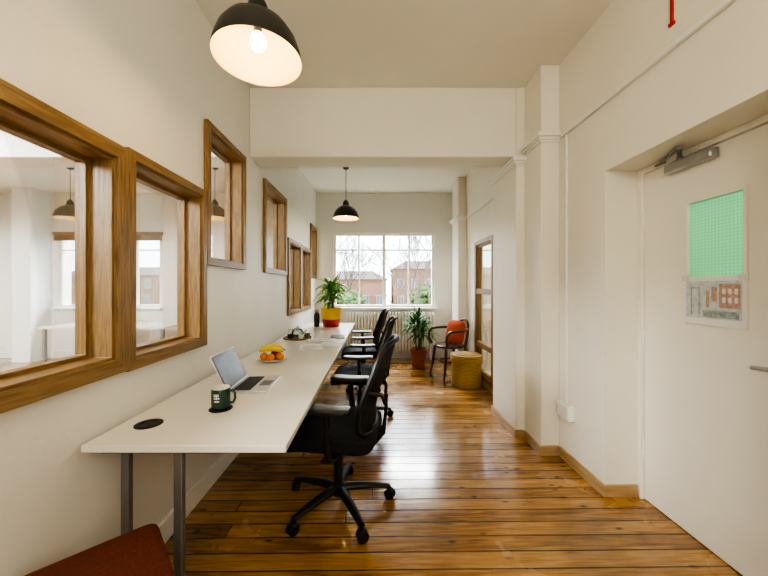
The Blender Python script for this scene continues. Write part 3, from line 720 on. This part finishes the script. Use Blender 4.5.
# ------------------------------------------------------------------ outside
struct('ground', MB().box(-60,60,YF+3,90,-5.2,-5), M['ground'], 'ground outside the window', 'ground', smooth=False)
def building(name, label, x0, x1, y, top, mw, nwx):
    t = thing(name, label, 'building', ((x0+x1)/2, y, -5))
    MB().box(x0,x1,y,y+8,-5,top).build('wall', mw, t, off=t.location, smooth=False)
    r = MB(); V = [r.bm.verts.new(p) for p in ((x0-.3,y-.3,top),(x1+.3,y-.3,top),(x1+.3,y+8.3,top),(x0-.3,y+8.3,top),(x0+2,y+4,top+1.4),(x1-2,y+4,top+1.4))]
    for f in ((0,1,5,4),(1,2,5),(2,3,4,5),(3,0,4),(3,2,1,0)): r.face([V[i] for i in f])
    r.build('roof', M['roof'], t, off=t.location, smooth=False)
    w = (x1-x0)/nwx
    for i in range(nwx):
        for z in (-3.6, -1.2, 1.1):
            if z+1.6 > top: continue
            cx = x0+w*(i+.5)
            fr = MB().box(cx-.45,cx+.45,y-.08,y,z,z+1.3).build('window', M['extwhite'], t, off=t.location, smooth=False)
            g = MB().box(cx-.38,cx-.03,y-.1,y-.08,z+.08,z+1.22).box(cx+.03,cx+.38,y-.1,y-.08,z+.08,z+1.22).build('pane', M['extwin'], fr, off=t.location, smooth=False)
building('brick_building', 'low red brick building outside on the left beyond the bare trees', -8, 1.6, 46, 2.4, M['brick'], 5)
building('brick_building', 'red brick building outside on the right beyond the bare trees', 2.6, 12, 44, 3.8, M['brick'], 5)
building('brick_building', 'brick building outside to the left seen through the neighbouring room', -46, -12, 46, 3.0, M['brick'], 14)
def tree(label, loc, h, seed, thick=.012):
    random.seed(seed); t = thing('bare_tree', label, 'tree', loc)
    mb = MB()
    def br(p, d, L, r, n):
        pts = [p]; q = p.copy(); dd = d.copy()
        for k in range(3):
            dd = (dd + Vector((random.uniform(-.16,.16), random.uniform(-.16,.16), random.uniform(-.03,.12)))).normalized(); q = q + dd*L/3; pts.append(q.copy())
        mb.tube(pts, [r, r*.88, r*.76, r*.64], 4)
        if n == 0: return
        for k in range(3 if n > 1 else 5):
            a = random.uniform(0, 2*PI); s = random.uniform(.45, .85)
            nd_ = (dd + s*Vector((math.cos(a), math.sin(a), random.uniform(-.1,.4)))).normalized()
            br(pts[-1] if k < 2 else pts[2], nd_, L*random.uniform(.62,.8), r*.60, n-1)
    br(Vector((0,0,0)), Vector((0,0,1)), h*.36, h*thick, 6)
    mb.build('branches', M['bark'], t)
tree('large bare tree outside the far window, right of the centre mullion', (2.4,15,-5), 10.5, 3)
tree('bare tree outside the far window, left of the centre mullion', (-2.6,32,-5), 12, 11)
tree('bare tree outside the window of the neighbouring room', (-15,17,-5), 10, 5)
def bush(label, x, y, r, h, seed):
    random.seed(seed); t = thing('evergreen_tree', label, 'tree', (x, y, -5))
    MB().tube([(0,0,0),(0,0,h*.5)], [.16,.10], 8).build('trunk', M['bark'], t)
    mb = MB()
    for k in range(420):
        a = random.uniform(0, 2*PI); v = random.uniform(-1, 1); q = math.sqrt(1-v*v); rr = random.uniform(.6, 1.0)
        c = Vector((r*rr*q*math.cos(a), r*rr*q*math.sin(a), h*.62+h*.38*rr*v)); s = random.uniform(.18,.40)
        mb.superq(c, (s, s, s*.6), 1, 1, 6, 4)
    mb.build('foliage', M['hedge'], t)
bush('round evergreen tree low outside, left of the centre mullion', -2.2, 22, 1.9, 6.3, 21)
bush('round evergreen tree low outside, at the right end of the far window', 4.1, 24, 1.8, 6.6, 22)

# ------------------------------------------------------------------ light
w = bpy.data.worlds.new('World'); S.world = w; w.use_nodes = True
n = w.node_tree.nodes; l = w.node_tree.links; bg = n['Background']
tc = n.new('ShaderNodeTexCoord'); sx = n.new('ShaderNodeSeparateXYZ'); l.new(tc.outputs['Generated'], sx.inputs[0])
r = n.new('ShaderNodeValToRGB'); r.color_ramp.elements[0].position = 0.0; r.color_ramp.elements[0].color = (.92,.96,1,1); r.color_ramp.elements[1].position = .8; r.color_ramp.elements[1].color = (.68,.82,1,1)
l.new(sx.outputs[2], r.inputs[0]); l.new(r.outputs[0], bg.inputs[0]); bg.inputs[1].default_value = 5.5
def area(loc, target, sx_, sy_, e, col):
    L = bpy.data.lights.new('area_light', 'AREA'); L.shape = 'RECTANGLE'; L.size = sx_; L.size_y = sy_; L.energy = e; L.color = col
    o = bpy.data.objects.new('area_light', L); COL.objects.link(o); o.location = loc
    d = Vector(target)-Vector(loc); o.rotation_euler = d.to_track_quat('-Z', 'Y').to_euler()
area((.2,7.3,3.7), (.2,3.6,.6), 2.4, 1.6, 980, (.98,.985,1))
area((-4.9,7.3,3.7), (-4.9,3.6,.6), 2.4, 1.6, 1100, (.95,.98,1))
area((-4.6,-.6,2.7), (-4.4,3.5,1.2), 2.5, 1.0, 380, (.96,.98,1))  # unseen fill added to brighten the neighbouring room, no fixture there
area((.1,-1.2,2.4), (1.1,2.4,1.6), 1.4, .8, 24, (1,.92,.76))  # added warm fill behind the camera, not a lamp of the room
area((.2,-1.0,1.2), (.2,1.6,3.0), 1.4, .6, 8, (1,.93,.80))  # unseen upward fill, added to lift the ceiling
area((2.55,1.5,1.7), (1.7,1.52,1.5), .5, .8, 18, (1,1,.97))  # added out of view in the corridor to light the green door glass
area((2.1,4.3,2.9), (2.0,4.2,0), .6, .6, 45, (1,.95,.85))  # extra unseen light, brightens the corridor behind the glazed panel

# ------------------------------------------------------------------ camera
cd = bpy.data.cameras.new('Camera'); cam = bpy.data.objects.new('Camera', cd); COL.objects.link(cam)
cd.sensor_width = 36; cd.lens = 36*320/768; cam.location = (0,0,1.3); cam.rotation_euler = (PI/2, 0, 0)
cd.shift_x = 9/768; cd.shift_y = -1/768; cd.clip_start = .05; cd.clip_end = 300
S.camera = cam
S.view_settings.look = 'AgX - High Contrast'
S.view_settings.exposure = 0.36
